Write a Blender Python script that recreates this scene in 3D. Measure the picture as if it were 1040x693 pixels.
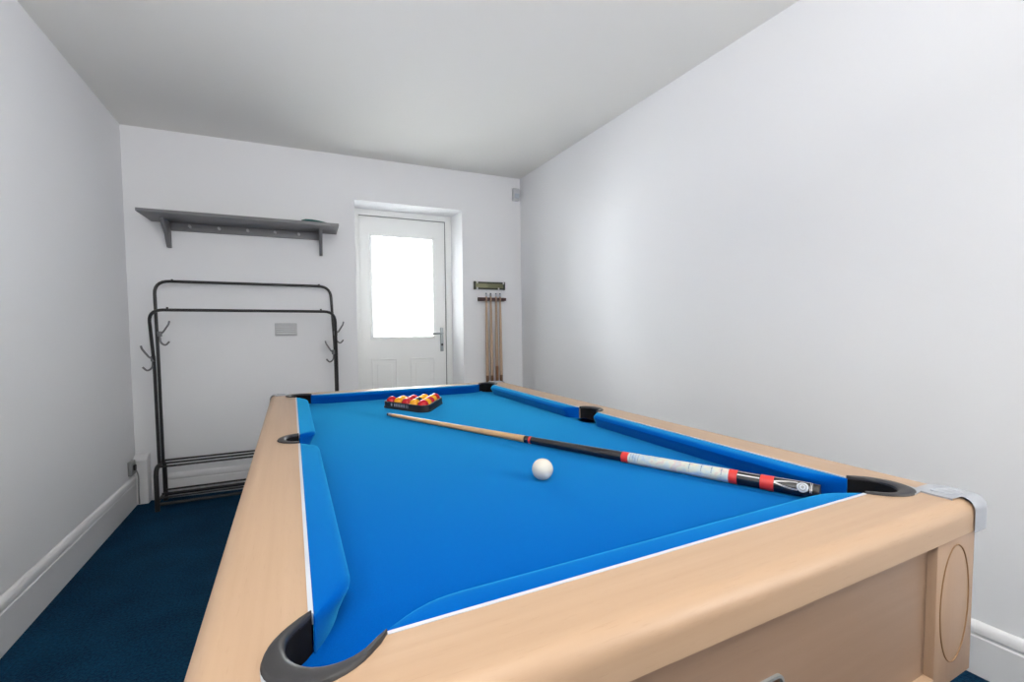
import bpy, bmesh, math, random
from mathutils import Vector, Matrix, Euler
random.seed(7)
for o in list(bpy.data.objects): bpy.data.objects.remove(o)
SC = bpy.context.scene
COL = SC.collection
PI = math.pi

# ------------------------------------------------------------------ camera
def set_camera():
    yaw, pitch, roll = .4511, .0476, -.0076
    cy, sy, cp, sp = math.cos(yaw), math.sin(yaw), math.cos(pitch), math.sin(pitch)
    f = Vector((sy*cp, cy*cp, -sp)); r = Vector((cy, -sy, 0)); u = r.cross(f)
    c, s = math.cos(roll), math.sin(roll)
    r2 = c*r + s*u; u2 = -s*r + c*u
    cam = bpy.data.cameras.new('camera'); o = bpy.data.objects.new('camera', cam); COL.objects.link(o)
    m = Matrix((( r2.x, u2.x, -f.x, -.0103), (r2.y, u2.y, -f.y, -.4640), (r2.z, u2.z, -f.z, 1.1109), (0, 0, 0, 1)))
    o.matrix_world = m
    cam.sensor_width = 36; cam.lens = 461.296/1040*36
    cam.shift_y = (357.107-346.5)/1040
    cam.clip_start = .01
    SC.camera = o
set_camera()

# ------------------------------------------------------------------ world, lights, exposure
wd = bpy.data.worlds.new('world'); SC.world = wd; wd.use_nodes = True
bg = wd.node_tree.nodes['Background']
bg.inputs[0].default_value = (.93, .96, 1, 1); bg.inputs[1].default_value = 1.2

def area(name, loc, target, sx, sy, power, color=(1, 1, 1)):
    l = bpy.data.lights.new(name, 'AREA'); l.shape = 'RECTANGLE'; l.size = sx; l.size_y = sy
    l.energy = power; l.color = color
    o = bpy.data.objects.new(name, l); COL.objects.link(o); o.location = loc
    o.rotation_euler = (Vector(target)-Vector(loc)).to_track_quat('-Z', 'Z').to_euler()
    return o
area('door_daylight', (.45, 4.25, 1.25), (.85, 3.0, 1.35), 2.0, 2.2, 270, (1, .995, .985))
area('added_door_beam', (-.40, 4.50, 1.70), (1.86, 2.6, .9), .9, .9, 900, (1, 1, 1))  # added beam through the door glass for the bright patch on the right wall
area('added_side_fill', (1.93, -1.3, 1.6), (-.9, .6, 1.5), 1.2, 1.0, 38, (1, .99, .98))  # added fill from the right, unseen; this wall has no window
area('added_ceiling_fill', (.15, -.95, 1.75), (.0, -.75, 2.4), .5, .5, 64, (1, .985, .96))  # added unseen fill aimed at the ceiling, no lamp fitting here

SC.view_settings.view_transform = 'Standard'
SC.view_settings.look = 'None'
SC.view_settings.gamma = 1
SC.view_settings.use_curve_mapping = False
SC.view_settings.exposure = .04

# ------------------------------------------------------------------ materials
def mat(name, color, rough=.5, metal=0, spec=.5, sheen=0, bump=None, noise=None, coat=0):
    """bump=(scale,strength,distance)  noise=(scale_xyz, amount, detail)"""
    m = bpy.data.materials.new(name); m.use_nodes = True
    nt = m.node_tree; b = nt.nodes['Principled BSDF']
    b.inputs['Base Color'].default_value = (*color, 1)
    b.inputs['Roughness'].default_value = rough
    b.inputs['Metallic'].default_value = metal
    b.inputs['Specular IOR Level'].default_value = spec
    b.inputs['Coat Weight'].default_value = coat
    if sheen:
        b.inputs['Sheen Weight'].default_value = sheen
        b.inputs['Sheen Roughness'].default_value = .4; b.inputs['Sheen Tint'].default_value = (.07, .70, 1, 1)
    tc = nt.nodes.new('ShaderNodeTexCoord')
    if noise:
        sc, amt, det = noise
        mp = nt.nodes.new('ShaderNodeMapping'); mp.inputs['Scale'].default_value = sc
        nz = nt.nodes.new('ShaderNodeTexNoise'); nz.inputs['Scale'].default_value = 1; nz.inputs['Detail'].default_value = det
        nz.inputs['Roughness'].default_value = .6
        mx = nt.nodes.new('ShaderNodeMix'); mx.data_type = 'RGBA'
        mx.inputs[6].default_value = (*[c*(1-amt) for c in color], 1)
        mx.inputs[7].default_value = (*[min(1, c*(1+amt)) for c in color], 1)
        rp = nt.nodes.new('ShaderNodeMapRange'); rp.inputs[1].default_value = .3; rp.inputs[2].default_value = .7
        nt.links.new(tc.outputs['Object'], mp.inputs[0]); nt.links.new(mp.outputs[0], nz.inputs['Vector'])
        nt.links.new(nz.outputs[0], rp.inputs[0]); nt.links.new(rp.outputs[0], mx.inputs[0])
        nt.links.new(mx.outputs[2], b.inputs['Base Color'])
    if bump:
        sc, st, di = bump
        n2 = nt.nodes.new('ShaderNodeTexNoise'); n2.inputs['Scale'].default_value = sc; n2.inputs['Detail'].default_value = 4
        bp = nt.nodes.new('ShaderNodeBump'); bp.inputs['Strength'].default_value = st; bp.inputs['Distance'].default_value = di
        nt.links.new(tc.outputs['Object'], n2.inputs['Vector']); nt.links.new(n2.outputs[0], bp.inputs['Height'])
        nt.links.new(bp.outputs[0], b.inputs['Normal'])
    return m

def wood(name, light, dark, axis, rough=.38, amt=1.0):
    """beech: long fine grain along `axis`, short pores, broad tone drift"""
    m = bpy.data.materials.new(name); m.use_nodes = True
    nt = m.node_tree; b = nt.nodes['Principled BSDF']; N = nt.nodes.new; Lk = nt.links.new
    tc = N('ShaderNodeTexCoord')
    def nz(across, along, det, lo, hi):
        mp = N('ShaderNodeMapping'); s = [across]*3; s[axis] = along; mp.inputs['Scale'].default_value = s
        n = N('ShaderNodeTexNoise'); n.inputs['Scale'].default_value = 1; n.inputs['Detail'].default_value = det
        r = N('ShaderNodeMapRange'); r.inputs[1].default_value = lo; r.inputs[2].default_value = hi
        Lk(tc.outputs['Object'], mp.inputs[0]); Lk(mp.outputs[0], n.inputs['Vector']); Lk(n.outputs[0], r.inputs[0])
        return r.outputs[0]
    g = nz(70, 2.2, 5, .3, .7); p = nz(420, 30, 2, .62, .72); d = nz(6, .8, 2, .3, .7)
    m1 = N('ShaderNodeMath'); m1.operation = 'MULTIPLY_ADD'; Lk(g, m1.inputs[0]); m1.inputs[1].default_value = .45*amt
    m2 = N('ShaderNodeMath'); m2.operation = 'MULTIPLY'; Lk(d, m2.inputs[0]); m2.inputs[1].default_value = .45*amt
    Lk(m2.outputs[0], m1.inputs[2])
    m3 = N('ShaderNodeMath'); m3.operation = 'MULTIPLY_ADD'; Lk(p, m3.inputs[0]); m3.inputs[1].default_value = .35*amt
    Lk(m1.outputs[0], m3.inputs[2])
    mx = N('ShaderNodeMix'); mx.data_type = 'RGBA'
    mx.inputs[6].default_value = (*light, 1); mx.inputs[7].default_value = (*dark, 1)
    Lk(m3.outputs[0], mx.inputs[0]); Lk(mx.outputs[2], b.inputs['Base Color'])
    b.inputs['Roughness'].default_value = rough
    b.inputs['Specular IOR Level'].default_value = .4
    return m

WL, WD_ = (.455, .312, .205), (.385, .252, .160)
M = {
 'wall': mat('wall_paint', (.84, .846, .868), .75, bump=(60, .04, .004), spec=.25),
 'ceiling': mat('ceiling_paint', (.87, .862, .83), .85, spec=.2),
 'trim': mat('gloss_trim_paint', (.78, .78, .795), .35),
 'upvc': mat('white_door_plastic', (.92, .93, .92), .32),
 'carpet': None,
 'wood_x': wood('beech_grain_along_x', WL, WD_, 0),
 'wood_y': wood('beech_grain_along_y', WL, WD_, 1),
 'wood_z': wood('beech_upright_shaded', (.39, .258, .172), (.335, .216, .14), 2),  # posts and legs: some shade put into the wood colour
 'panel': wood('beech_panel_shaded', (.30, .194, .131), (.258, .164, .108), 0),  # shade of the table front put into the colour, darker than the rails
 'groove': mat('routed_groove', (.24, .13, .055), .6),
 'cloth': mat('blue_cloth', (.0, .070, .345), .9, spec=.0, sheen=.72, noise=((900, 900, 900), .12, 2), bump=(1500, .15, .001)),
 'strip': mat('pale_strip', (.47, .51, .57), .4),
 'plastic': mat('grey_pocket_plastic', (.026, .025, .027), .45, bump=(500, .1, .0005)),
 'black': mat('black_plastic', (.010, .010, .012), .5), 'liner': mat('matt_black_liner', (.006, .006, .007), .8, spec=.15),
 'chrome': mat('satin_silver', (.40, .42, .46), .38, metal=.35),
 'rack': mat('dark_powder_coat', (.018, .017, .018), .38),
 'hook': mat('grey_metal_hook', (.20, .20, .21), .35, metal=.7),
 'shelfgrey': mat('grey_shelf_paint', (.17, .17, .18), .45, noise=((3, 3, 3), .05, 2)),
 'pegs': mat('pale_peg', (.42, .42, .44), .3, metal=.3),
 'teal': mat('teal_fabric', (.01, .085, .075), .8),
 'ivory': mat('ivory_ball', (.60, .565, .49), .2),
 'red': mat('red_ball', (.55, .012, .02), .22, spec=.4),
 'yellow': mat('yellow_ball', (.85, .36, .01), .22, spec=.4),
 'ballblack': mat('black_ball', (.012, .012, .014), .22, spec=.4),
 'white': mat('white_mark', (.78, .78, .78), .4),
 'cue_wood': wood('cue_maple', (.66, .43, .22), (.42, .23, .09), 2, .3),
 'cue_dark': mat('cue_black_lacquer', (.012, .011, .013), .22, coat=.4),
 'cue_red': mat('cue_red_ring', (.62, .035, .03), .35),
 'cue_silver': mat('cue_silver_inlay', (.55, .53, .54), .3, metal=.5),
 'cue_tip': mat('leather_tip', (.03, .04, .06), .8),
 'ash': wood('rack_cue_ash', (.60, .43, .31), (.42, .28, .19), 2, .35),
 'butt': wood('rack_cue_butt', (.20, .10, .05), (.09, .045, .025), 2, .3),
 'mahogany': mat('dark_red_wood', (.055, .014, .013), .35),
 'olive': mat('olive_brass_panel', (.20, .20, .115), .35, metal=.35),
 'brass': mat('pale_brass', (.52, .50, .34), .3, metal=.6),
 'ebony': mat('dark_frame', (.018, .022, .014), .35),
 'vent': mat('grey_vent_plastic', (.56, .56, .58), .45),
 'sensor': mat('grey_sensor_plastic', (.60, .61, .63), .4),
 'socket': mat('grey_socket', (.26, .27, .27), .4, metal=.2),
 'steel': mat('handle_metal', (.34, .37, .38), .3, metal=.8),
 'gap': mat('door_rubber_seal', (.26, .27, .27), .7),
}
def carpet():
    m = bpy.data.materials.new('navy_carpet'); m.use_nodes = True
    nt = m.node_tree; b = nt.nodes['Principled BSDF']; N = nt.nodes.new; Lk = nt.links.new
    tc = N('ShaderNodeTexCoord')
    v = N('ShaderNodeTexVoronoi'); v.inputs['Scale'].default_value = 170; Lk(tc.outputs['Object'], v.inputs['Vector'])
    n = N('ShaderNodeTexNoise'); n.inputs['Scale'].default_value = 120; n.inputs['Detail'].default_value = 5; Lk(tc.outputs['Object'], n.inputs['Vector'])
    n2 = N('ShaderNodeTexNoise'); n2.inputs['Scale'].default_value = 5; Lk(tc.outputs['Object'], n2.inputs['Vector'])
    a = N('ShaderNodeMath'); a.operation = 'MULTIPLY_ADD'; Lk(n2.outputs[0], a.inputs[0]); a.inputs[1].default_value = .35; Lk(n.outputs[0], a.inputs[2])
    r = N('ShaderNodeMapRange'); r.inputs[1].default_value = .45; r.inputs[2].default_value = .9; Lk(a.outputs[0], r.inputs[0])
    mx = N('ShaderNodeMix'); mx.data_type = 'RGBA'
    mx.inputs[6].default_value = (.001, .014, .042, 1); mx.inputs[7].default_value = (.005, .052, .110, 1)
    Lk(r.outputs[0], mx.inputs[0]); Lk(mx.outputs[2], b.inputs['Base Color'])
    bp = N('ShaderNodeBump'); bp.inputs['Strength'].default_value = .8; bp.inputs['Distance'].default_value = .006
    Lk(v.outputs['Distance'], bp.inputs['Height']); Lk(bp.outputs[0], b.inputs['Normal'])
    b.inputs['Roughness'].default_value = 1; b.inputs['Specular IOR Level'].default_value = .1
    return m
M['carpet'] = carpet()
def pane():
    m = bpy.data.materials.new('frosted_door_glass'); m.use_nodes = True
    nt = m.node_tree; N = nt.nodes.new
    for n in list(nt.nodes): nt.nodes.remove(n)
    out = N('ShaderNodeOutputMaterial'); t = N('ShaderNodeBsdfTransparent'); g = N('ShaderNodeBsdfGlossy'); g.inputs['Roughness'].default_value = .08
    fr = N('ShaderNodeFresnel'); mx = N('ShaderNodeMixShader'); tl = N('ShaderNodeBsdfTranslucent'); m2 = N('ShaderNodeMixShader')
    t.inputs[0].default_value = (.96, .98, .98, 1); tl.inputs[0].default_value = (.9, .92, .92, 1)
    m2.inputs[0].default_value = .5
    nt.links.new(t.outputs[0], m2.inputs[1]); nt.links.new(tl.outputs[0], m2.inputs[2])
    nt.links.new(fr.outputs[0], mx.inputs[0]); nt.links.new(m2.outputs[0], mx.inputs[1]); nt.links.new(g.outputs[0], mx.inputs[2])
    nt.links.new(mx.outputs[0], out.inputs[0])
    return m
M['glass'] = pane()
def sleeve():
    """printed white sleeve of the cue: pale blue and pink drawing, then a row of pale block shapes split by dark lines (z = axis)"""
    m = bpy.data.materials.new('cue_printed_sleeve'); m.use_nodes = True
    nt = m.node_tree; b = nt.nodes['Principled BSDF']; N = nt.nodes.new; Lk = nt.links.new
    tc = N('ShaderNodeTexCoord'); n = N('ShaderNodeTexNoise'); n.inputs['Scale'].default_value = 42; n.inputs['Detail'].default_value = 3
    Lk(tc.outputs['Object'], n.inputs['Vector'])
    cr = N('ShaderNodeValToRGB'); e = cr.color_ramp.elements
    e[0].position = .30; e[0].color = (.25, .36, .52, 1); e[1].position = .75; e[1].color = (.48, .54, .55, 1)
    for p_, c_ in ((.40, (.42, .52, .60, 1)), (.47, (.47, .55, .56, 1)), (.58, (.58, .60, .50, 1)), (.64, (.56, .46, .44, 1))):
        k = e.new(p_); k.color = c_
    Lk(n.outputs[0], cr.inputs[0]); Lk(cr.outputs[0], b.inputs['Base Color'])
    b.inputs['Roughness'].default_value = .3
    return m
M['sleeve'] = sleeve()

# ------------------------------------------------------------------ mesh helpers
def link(name, bm, m, parent=None, smooth=False, loc=None):
    bmesh.ops.recalc_face_normals(bm, faces=bm.faces)
    me = bpy.data.meshes.new(name); bm.to_mesh(me); bm.free()
    mats = m if isinstance(m, (list, tuple)) else [m]
    for x in mats: me.materials.append(x)
    o = bpy.data.objects.new(name, me); COL.objects.link(o)
    if parent: o.parent = parent
    if loc: o.location = loc
    if smooth:
        for p in me.polygons: p.use_smooth = True
        if smooth == 'auto':
            me.set_sharp_from_angle(angle=math.radians(38))
    return o
def thing(name, label, cat, loc=(0, 0, 0), rz=0, group=None):
    o = bpy.data.objects.new(name, None); COL.objects.link(o); o.location = loc; o.rotation_euler = (0, 0, rz)
    o.empty_display_size = .1
    return tag(o, label, cat, group)
def tag(o, label, cat, group=None):
    o['label'] = label; o['category'] = cat
    if group: o['group'] = group
    return o
def struct(o): o['kind'] = 'structure'; return o
def BM(): return bmesh.new()
def box(bm, x0, x1, y0, y1, z0, z1, bev=0, mi=0, seg=2):
    vs = [bm.verts.new(p) for p in ((x0, y0, z0), (x1, y0, z0), (x1, y1, z0), (x0, y1, z0), (x0, y0, z1), (x1, y0, z1), (x1, y1, z1), (x0, y1, z1))]
    fs = [bm.faces.new([vs[i] for i in q]) for q in ((3, 2, 1, 0), (4, 5, 6, 7), (0, 1, 5, 4), (1, 2, 6, 5), (2, 3, 7, 6), (3, 0, 4, 7))]
    for f in fs: f.material_index = mi
    if bev:
        es = list({e for f in fs for e in f.edges})
        bmesh.ops.bevel(bm, geom=es, offset=bev, segments=seg, affect='EDGES', profile=.5)
    return bm
def prism(bm, pts, z0, z1, bev=0, axis='z', seg=2, mi=0):
    """polygon pts (a,b) swept from z0 to z1; axis y -> (a,z=b) along y ; x -> (y=a,z=b) along x"""
    def P(a, b, c):
        return (a, b, c) if axis == 'z' else ((a, c, b) if axis == 'y' else (c, a, b))
    A = [bm.verts.new(P(a, b, z0)) for a, b in pts]; B = [bm.verts.new(P(a, b, z1)) for a, b in pts]
    n = len(pts); fs = [bm.faces.new(A[::-1]), bm.faces.new(B)]
    for i in range(n): fs.append(bm.faces.new((A[i], A[(i+1) % n], B[(i+1) % n], B[i])))
    for f in fs: f.material_index = mi
    if bev:
        es = list({e for f in fs[:2] for e in f.edges})
        bmesh.ops.bevel(bm, geom=es, offset=bev, segments=seg, affect='EDGES', profile=.5)
    return bm
def smooth_path(pts, r, n=6):
    """polyline with rounded corners of radius r"""
    pts = [Vector(p) for p in pts]; out = [pts[0]]
    for i in range(1, len(pts)-1):
        a, b, c = pts[i-1], pts[i], pts[i+1]
        d1, d2 = (a-b), (c-b); rr = min(r, d1.length*.49, d2.length*.49)
        p, q = b+d1.normalized()*rr, b+d2.normalized()*rr
        for k in range(n+1):
            t = k/n; out.append((1-t)**2*p + 2*t*(1-t)*b + t*t*q)
    out.append(pts[-1]); return out
def tube(bm, pts, rad, n=12, closed=False, mi=0, squash=None):
    pts = [Vector(p) for p in pts]; N_ = len(pts); rings = []
    rads = rad if isinstance(rad, (list, tuple)) else [rad]*N_
    t0 = (pts[1]-pts[0]).normalized()
    up = Vector((0, 0, 1)) if abs(t0.z) < .9 else Vector((0, 1, 0))
    nrm = t0.cross(up).normalized()
    for i, p in enumerate(pts):
        if closed: t = (pts[(i+1) % N_]-pts[i-1]).normalized()
        else: t = (pts[min(i+1, N_-1)]-pts[max(i-1, 0)]).normalized()
        nrm = (nrm - t*nrm.dot(t)).normalized(); b = t.cross(nrm)
        rings.append([bm.verts.new(p + (nrm*math.cos(a)+b*math.sin(a))*rads[i]) for a in [2*PI*k/n for k in range(n)]])
    for i in range(N_ if closed else N_-1):
        A, B = rings[i], rings[(i+1) % N_]
        for k in range(n): bm.faces.new((A[k], A[(k+1) % n], B[(k+1) % n], B[k])).material_index = mi
    if not closed:
        bm.faces.new(rings[0][::-1]).material_index = mi; bm.faces.new(rings[-1]).material_index = mi
    return bm
def lathe(bm, prof, n=24, mi=0):
    """prof [(r,z)] about z"""
    rings = []
    for r, z in prof:
        rings.append([bm.verts.new((0, 0, z))] if r < 1e-6 else [bm.verts.new((r*math.cos(2*PI*k/n), r*math.sin(2*PI*k/n), z)) for k in range(n)])
    for A, B in zip(rings, rings[1:]):
        for k in range(n):
            k2 = (k+1) % n
            if len(A) == 1 and len(B) > 1: f = bm.faces.new((A[0], B[k], B[k2]))
            elif len(B) == 1 and len(A) > 1: f = bm.faces.new((A[k], B[0], A[k2]))
            elif len(A) > 1: f = bm.faces.new((A[k], A[k2], B[k2], B[k]))
            else: continue
            f.material_index = mi
    return bm
def sphere(bm, r, c=(0, 0, 0)):
    bmesh.ops.create_uvsphere(bm, u_segments=40, v_segments=24, radius=r, matrix=Matrix.Translation(c)); return bm

# ------------------------------------------------------------------ room shell
CEIL = 2.432
YB = -2.6
def rx_top(y): return 1.829+.0178*(3.147-y)
def rx_bot(y): return 1.845+.032*(3.147-y)
b = BM(); box(b, -1.3, 2.5, YB-.2, 3.9, -.12, 0); struct(link('floor', b, M['carpet']))
b = BM(); box(b, -1.3, 2.5, YB-.2, 3.9, CEIL, CEIL+.12); struct(link('ceiling', b, M['ceiling']))
LX = -.955
b = BM(); box(b, LX-.16, LX, YB, 3.5, 0, CEIL); struct(link('wall_left', b, M['wall']))
# right wall: runs very slightly out of line
b = BM()
y0, y1 = YB, 3.147
q = [(rx_bot(y0), y0, 0), (rx_bot(y1), y1, 0), (rx_top(y1), y1, CEIL), (rx_top(y0), y0, CEIL)]
e_ = .12
qq = [(rx_bot(y0)+e_, y0, 0), (rx_bot(y1)+e_, y1, 0), (rx_top(y1)+e_+.02, y1, CEIL), (rx_top(y0)+e_, y0, CEIL)]
A = [b.verts.new(p) for p in q]; B_ = [b.verts.new(p) for p in qq]
b.faces.new(A); b.faces.new(B_[::-1])
for i in range(4): b.faces.new((A[i], A[(i+1) % 4], B_[(i+1) % 4], B_[i]))
struct(link('wall_right', b, M['wall'], smooth=True if False else False))
# rear wall behind the camera
b = BM(); box(b, -1.12, 2.2, YB-.15, YB, 0, CEIL); struct(link('wall_rear', b, M['wall']))
# back wall frame: u along the wall, d into the wall, z up
BA = Vector((-.962, 3.265, 0)); BE = Vector((2.791, -.118, 0)).normalized(); BN = Vector((-BE.y, BE.x, 0))
BROT = math.atan2(BE.y, BE.x)
def back(o): o.location = BA; o.rotation_euler = (0, 0, BROT); return o
DU0, DU1, DZ = 1.409, 2.259, 2.109
b = BM()
prism(b, [(-.12, 0), (DU0, 0), (DU0, DZ), (DU1, DZ), (DU1, 0), (2.95, 0), (2.95, CEIL), (-.12, CEIL)], 0, .36, axis='y')
for v in b.verts:                       # splay of the plastered reveal
    if v.co.y > .2 and abs(v.co.x-DU1) < 1e-4: v.co.x = 2.224
    if v.co.y > .2 and abs(v.co.x-DU0) < 1e-4: v.co.x = 1.44
struct(back(link('wall_back', b, M['wall'])))

# skirting boards: flat face, groove, rounded top
def skirt_profile(h, t=.018):
    return [(0, 0), (t, 0), (t, h-.048), (t-.004, h-.044), (t-.004, h-.038), (t, h-.034), (t, h-.022), (t*.75, h-.010), (t*.45, h-.003), (.002, h), (0, h)]
def skirt(name, p0, p1, nrm, h, mt=None):
    b = BM(); pr = skirt_profile(h); p0, p1, nrm = Vector(p0), Vector(p1), Vector(nrm)
    A = [b.verts.new(p0+nrm*a+Vector((0, 0, z))) for a, z in pr]; B = [b.verts.new(p1+nrm*a+Vector((0, 0, z))) for a, z in pr]
    b.faces.new(A); b.faces.new(B[::-1]); n = len(pr)
    for i in range(n): b.faces.new((A[i], A[(i+1) % n], B[(i+1) % n], B[i]))
    return struct(link(name, b, M['trim'], smooth='auto'))
skirt('baseboard_left', (LX, YB, 0), (LX, 3.264, 0), (1, 0, 0), .19)
rn = Vector((-1, -.032, 0)).normalized()
skirt('baseboard_right', (rx_bot(YB), YB, 0), (rx_bot(3.14), 3.14, 0), rn, .17)
skirt('baseboard_back', BA+BE*.09, BA+BE*DU0, -BN, .165)
o = skirt('baseboard_back.001', BA+BE*DU1, BA+BE*2.80, -BN, .165)
skirt('baseboard_rear', (-.95, YB, 0), (2.0, YB, 0), (0, 1, 0), .17)

# ------------------------------------------------------------------ the back door
door = back(bpy.data.objects.new('door_1', None)); COL.objects.link(door); struct(door)
d0 = .25
b = BM()      # outer frame
box(b, 1.42, 1.4592, d0, d0+.07, 0, 2.13, .003); box(b, 2.184, 2.262, d0, d0+.07, 0, 2.13, .003); box(b, 1.455, 2.184, d0, d0+.07, 2.063, 2.13, .003)
link('frame', b, M['upvc'], door)
b = BM()      # dark rubber seal in the gap
for (a0, a1, c0, c1) in ((2.179, 2.1845, .02, 2.063), (1.4545, 2.1845, 2.058, 2.0635)):
    box(b, a0, a1, d0+.012, d0+.06, c0, c1)
link('seal', b, M['gap'], door)
GU0, GU1, GZ0, GZ1 = 1.556, 2.070, 1.057, 1.903
LU0, LU1 = 1.459, 2.179
leaf = BM()
dl = d0+.02
box(leaf, LU0, GU0, dl, dl+.045, .02, 2.058); box(leaf, GU1, LU1, dl, dl+.045, .02, 2.058)
box(leaf, GU0, GU1, dl, dl+.045, GZ1, 2.058); box(leaf, GU0, GU1, dl, dl+.045, .02, GZ0)
bmesh.ops.remove_doubles(leaf, verts=leaf.verts, dist=1e-5)
leafo = link('door_leaf', leaf, M['upvc'], door)
b = BM()      # glazing bead standing proud of the leaf
def bead(b, u0, u1, z0, z1, wdt, y0, y1):
    box(b, u0-wdt, u1+wdt, y0, y1, z1, z1+wdt, .003); box(b, u0-wdt, u1+wdt, y0, y1, z0-wdt, z0, .003)
    box(b, u0-wdt, u0, y0, y1, z0, z1, .003); box(b, u1, u1+wdt, y0, y1, z0, z1, .003)
bead(b, GU0+.004, GU1-.004, GZ0+.004, GZ1-.004, .024, dl-.010, dl+.01)
link('glazing_bead', b, M['upvc'], leafo)
b = BM(); box(b, GU0, GU1, dl+.018, dl+.026, GZ0, GZ1); link('pane', b, M['glass'], leafo)
for (u0, u1) in ((1.54, 1.75), (1.862, 2.075)):
    b = BM(); bead(b, u0+.012, u1-.012, .25, .862, .012, dl-.005, dl+.004)
    box(b, u0+.045, u1-.045, dl-.004, dl+.004, .285, .83, .003)
    link('raised_panel', b, M['upvc'], leafo)
hd = BM(); box(hd, 2.128, 2.156, dl-.010, dl, .925, 1.135, .004, seg=3)
hdo = link('handle', hd, M['steel'], door, smooth='auto')
b = BM(); tube(b, smooth_path([(2.142, dl-.008, 1.085), (2.142, dl-.05, 1.085), (2.04, dl-.052, 1.082)], .016), .0085, 10)
link('lever', b, M['steel'], hdo, smooth='auto')
b = BM(); tube(b, [(2.142, dl-.016, .985), (2.142, dl, .985)], .010, 12); link('keyhole', b, M['rack'], hdo)
b = BM(); box(b, 1.42, 2.262, d0-.02, d0+.09, 0, .02, .004); link('sill', b, M['upvc'], door)

# ------------------------------------------------------------------ pool table
W, L, H, BED = 1.015, 1.957, .80, .757
OX, OXR, OY = .112, .121, .107            # rail widths
RB = .745                      # underside of the rails
table = thing('pool_table', 'beech pool table with bright blue cloth and silver corner caps', 'pool table')
table.location = (0, 0, 0)

def arcpts(f, n): return [f(k/n) for k in range(n+1)]
# plan outlines of the pocket openings, near-left corner; d along the outward diagonal, l sideways
def diag(d, l):
    x = .034-d/math.sqrt(2)+l/math.sqrt(2); y = .034-d/math.sqrt(2)-l/math.sqrt(2); return (x, y)
def corner_inner(n=20):          # from the near-rail side round to the left-rail side
    pts = [diag(-.001, .0478), diag(.010, .0452)]
    pts += [diag(.020+.045*math.sin(PI*k/n), .045*math.cos(PI*k/n)) for k in range(n+1)]
    pts += [diag(.010, -.0452), diag(-.001, -.0478)]
    return pts
def corner_outer(n=20):
    pts = [diag(-.001, .0495), diag(.014, .0525)]
    pts += [diag(.030+.063*math.sin(PI*k/n), .0525*math.cos(PI*k/n)) for k in range(n+1)]
    pts += [diag(.014, -.0525), diag(-.001, -.0495)]
    return pts
MH = .059
def mid_inner(n=16): return [(.001, -MH+.006)]+[(-.034*math.sin(PI*k/n)-.0, -(.050)*math.cos(PI*k/n)) for k in range(n+1)]+[(.001, MH-.006)]
def mid_outer(n=16): return [(.001, -MH)]+[(-.056*math.sin(PI*k/n)-.0, -(MH)*math.cos(PI*k/n)) for k in range(n+1)]+[(.001, MH)]

# rails -------------------------------------------------------
RR = .026
rail_prof = [(0, RB), (0, H-RR)]+[(RR-RR*math.cos(a), H-RR+RR*math.sin(a)) for a in [PI/2*k/7 for k in range(1, 8)]]
def make_rail(name, length, width, inner, m, tf):
    """local: outer edge along x from -width..length+width at y=-width ; inner boundary pts (x,y) left to right; tf maps to table"""
    b = BM(); rows = []
    for d, z in rail_prof:
        rows.append([b.verts.new(tf(-OXL+d*OXL/width, -width+d, z)) for OXL in (tf.wl,)]+[b.verts.new(tf(length+tf.wr-d*tf.wr/width, -width+d, z))])
    for r0, r1 in zip(rows, rows[1:]): b.faces.new((r0[0], r0[1], r1[1], r1[0]))
    top = [b.verts.new(tf(x, y, H)) for x, y in inner]; bot = [b.verts.new(tf(x, y, RB)) for x, y in inner]
    b.faces.new([rows[-1][0], rows[-1][1]]+top[::-1])
    b.faces.new([rows[0][1], rows[0][0]]+bot)
    for i in range(len(top)-1): b.faces.new((top[i], top[i+1], bot[i+1], bot[i]))
    b.faces.new([r[0] for r in rows]+[top[0], bot[0]]); b.faces.new([r[1] for r in rows][::-1]+[bot[-1], top[-1]])
    b.normal_update(); bmesh.ops.triangulate(b, faces=[f for f in b.faces if len(f.verts) > 4])
    return link(name, b, m, table, smooth='auto')
class TF:
    def __init__(s, f, wl, wr): s.f, s.wl, s.wr = f, wl, wr
    def __call__(s, x, y, z): return s.f(x, y, z)
ci = corner_inner()
mid = len(ci)//2
wood_c = [((a[0]*.6+c[0]*.4), (a[1]*.6+c[1]*.4)) for a, c in zip(ci, corner_outer())]
wood_half = wood_c[:mid+1]
wood_half[0] = (ci[0][0]+.0005, 0)      # from (x+,~0) side to the diagonal tip
# left half for a rail whose corner is at local origin: tip -> near side
def end_pts(): return wood_half[::-1]        # tip .. (0.069,0)
def inner_boundary(length, with_mid):
    e = end_pts(); out = list(e)
    if with_mid:
        mi = [(length/2+(yy*.6+y2*.4), xx*.6+x2*.4) for (xx, yy), (x2, y2) in list(zip(mid_inner(), mid_outer()))[1:-1]]
        out += [(length/2-MH+.004, 0)]+mi+[(length/2+MH-.004, 0)]
    out += [(length-x, y) for x, y in e][::-1]
    return out
make_rail('rail', W, OY, inner_boundary(W, False), M['wood_x'], TF(lambda x, y, z: (x, y, z), .072, .075))
make_rail('rail', W, OY, inner_boundary(W, False), M['wood_x'], TF(lambda x, y, z: (x, L-y, z), .072, .075))
make_rail('rail', L, OX, inner_boundary(L, True), M['wood_y'], TF(lambda x, y, z: (y, x, z), OY-.032, OY-.032))
make_rail('rail', L, OXR, inner_boundary(L, True), M['wood_y'], TF(lambda x, y, z: (W-y, x, z), OY-.032, OY-.032))

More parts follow.
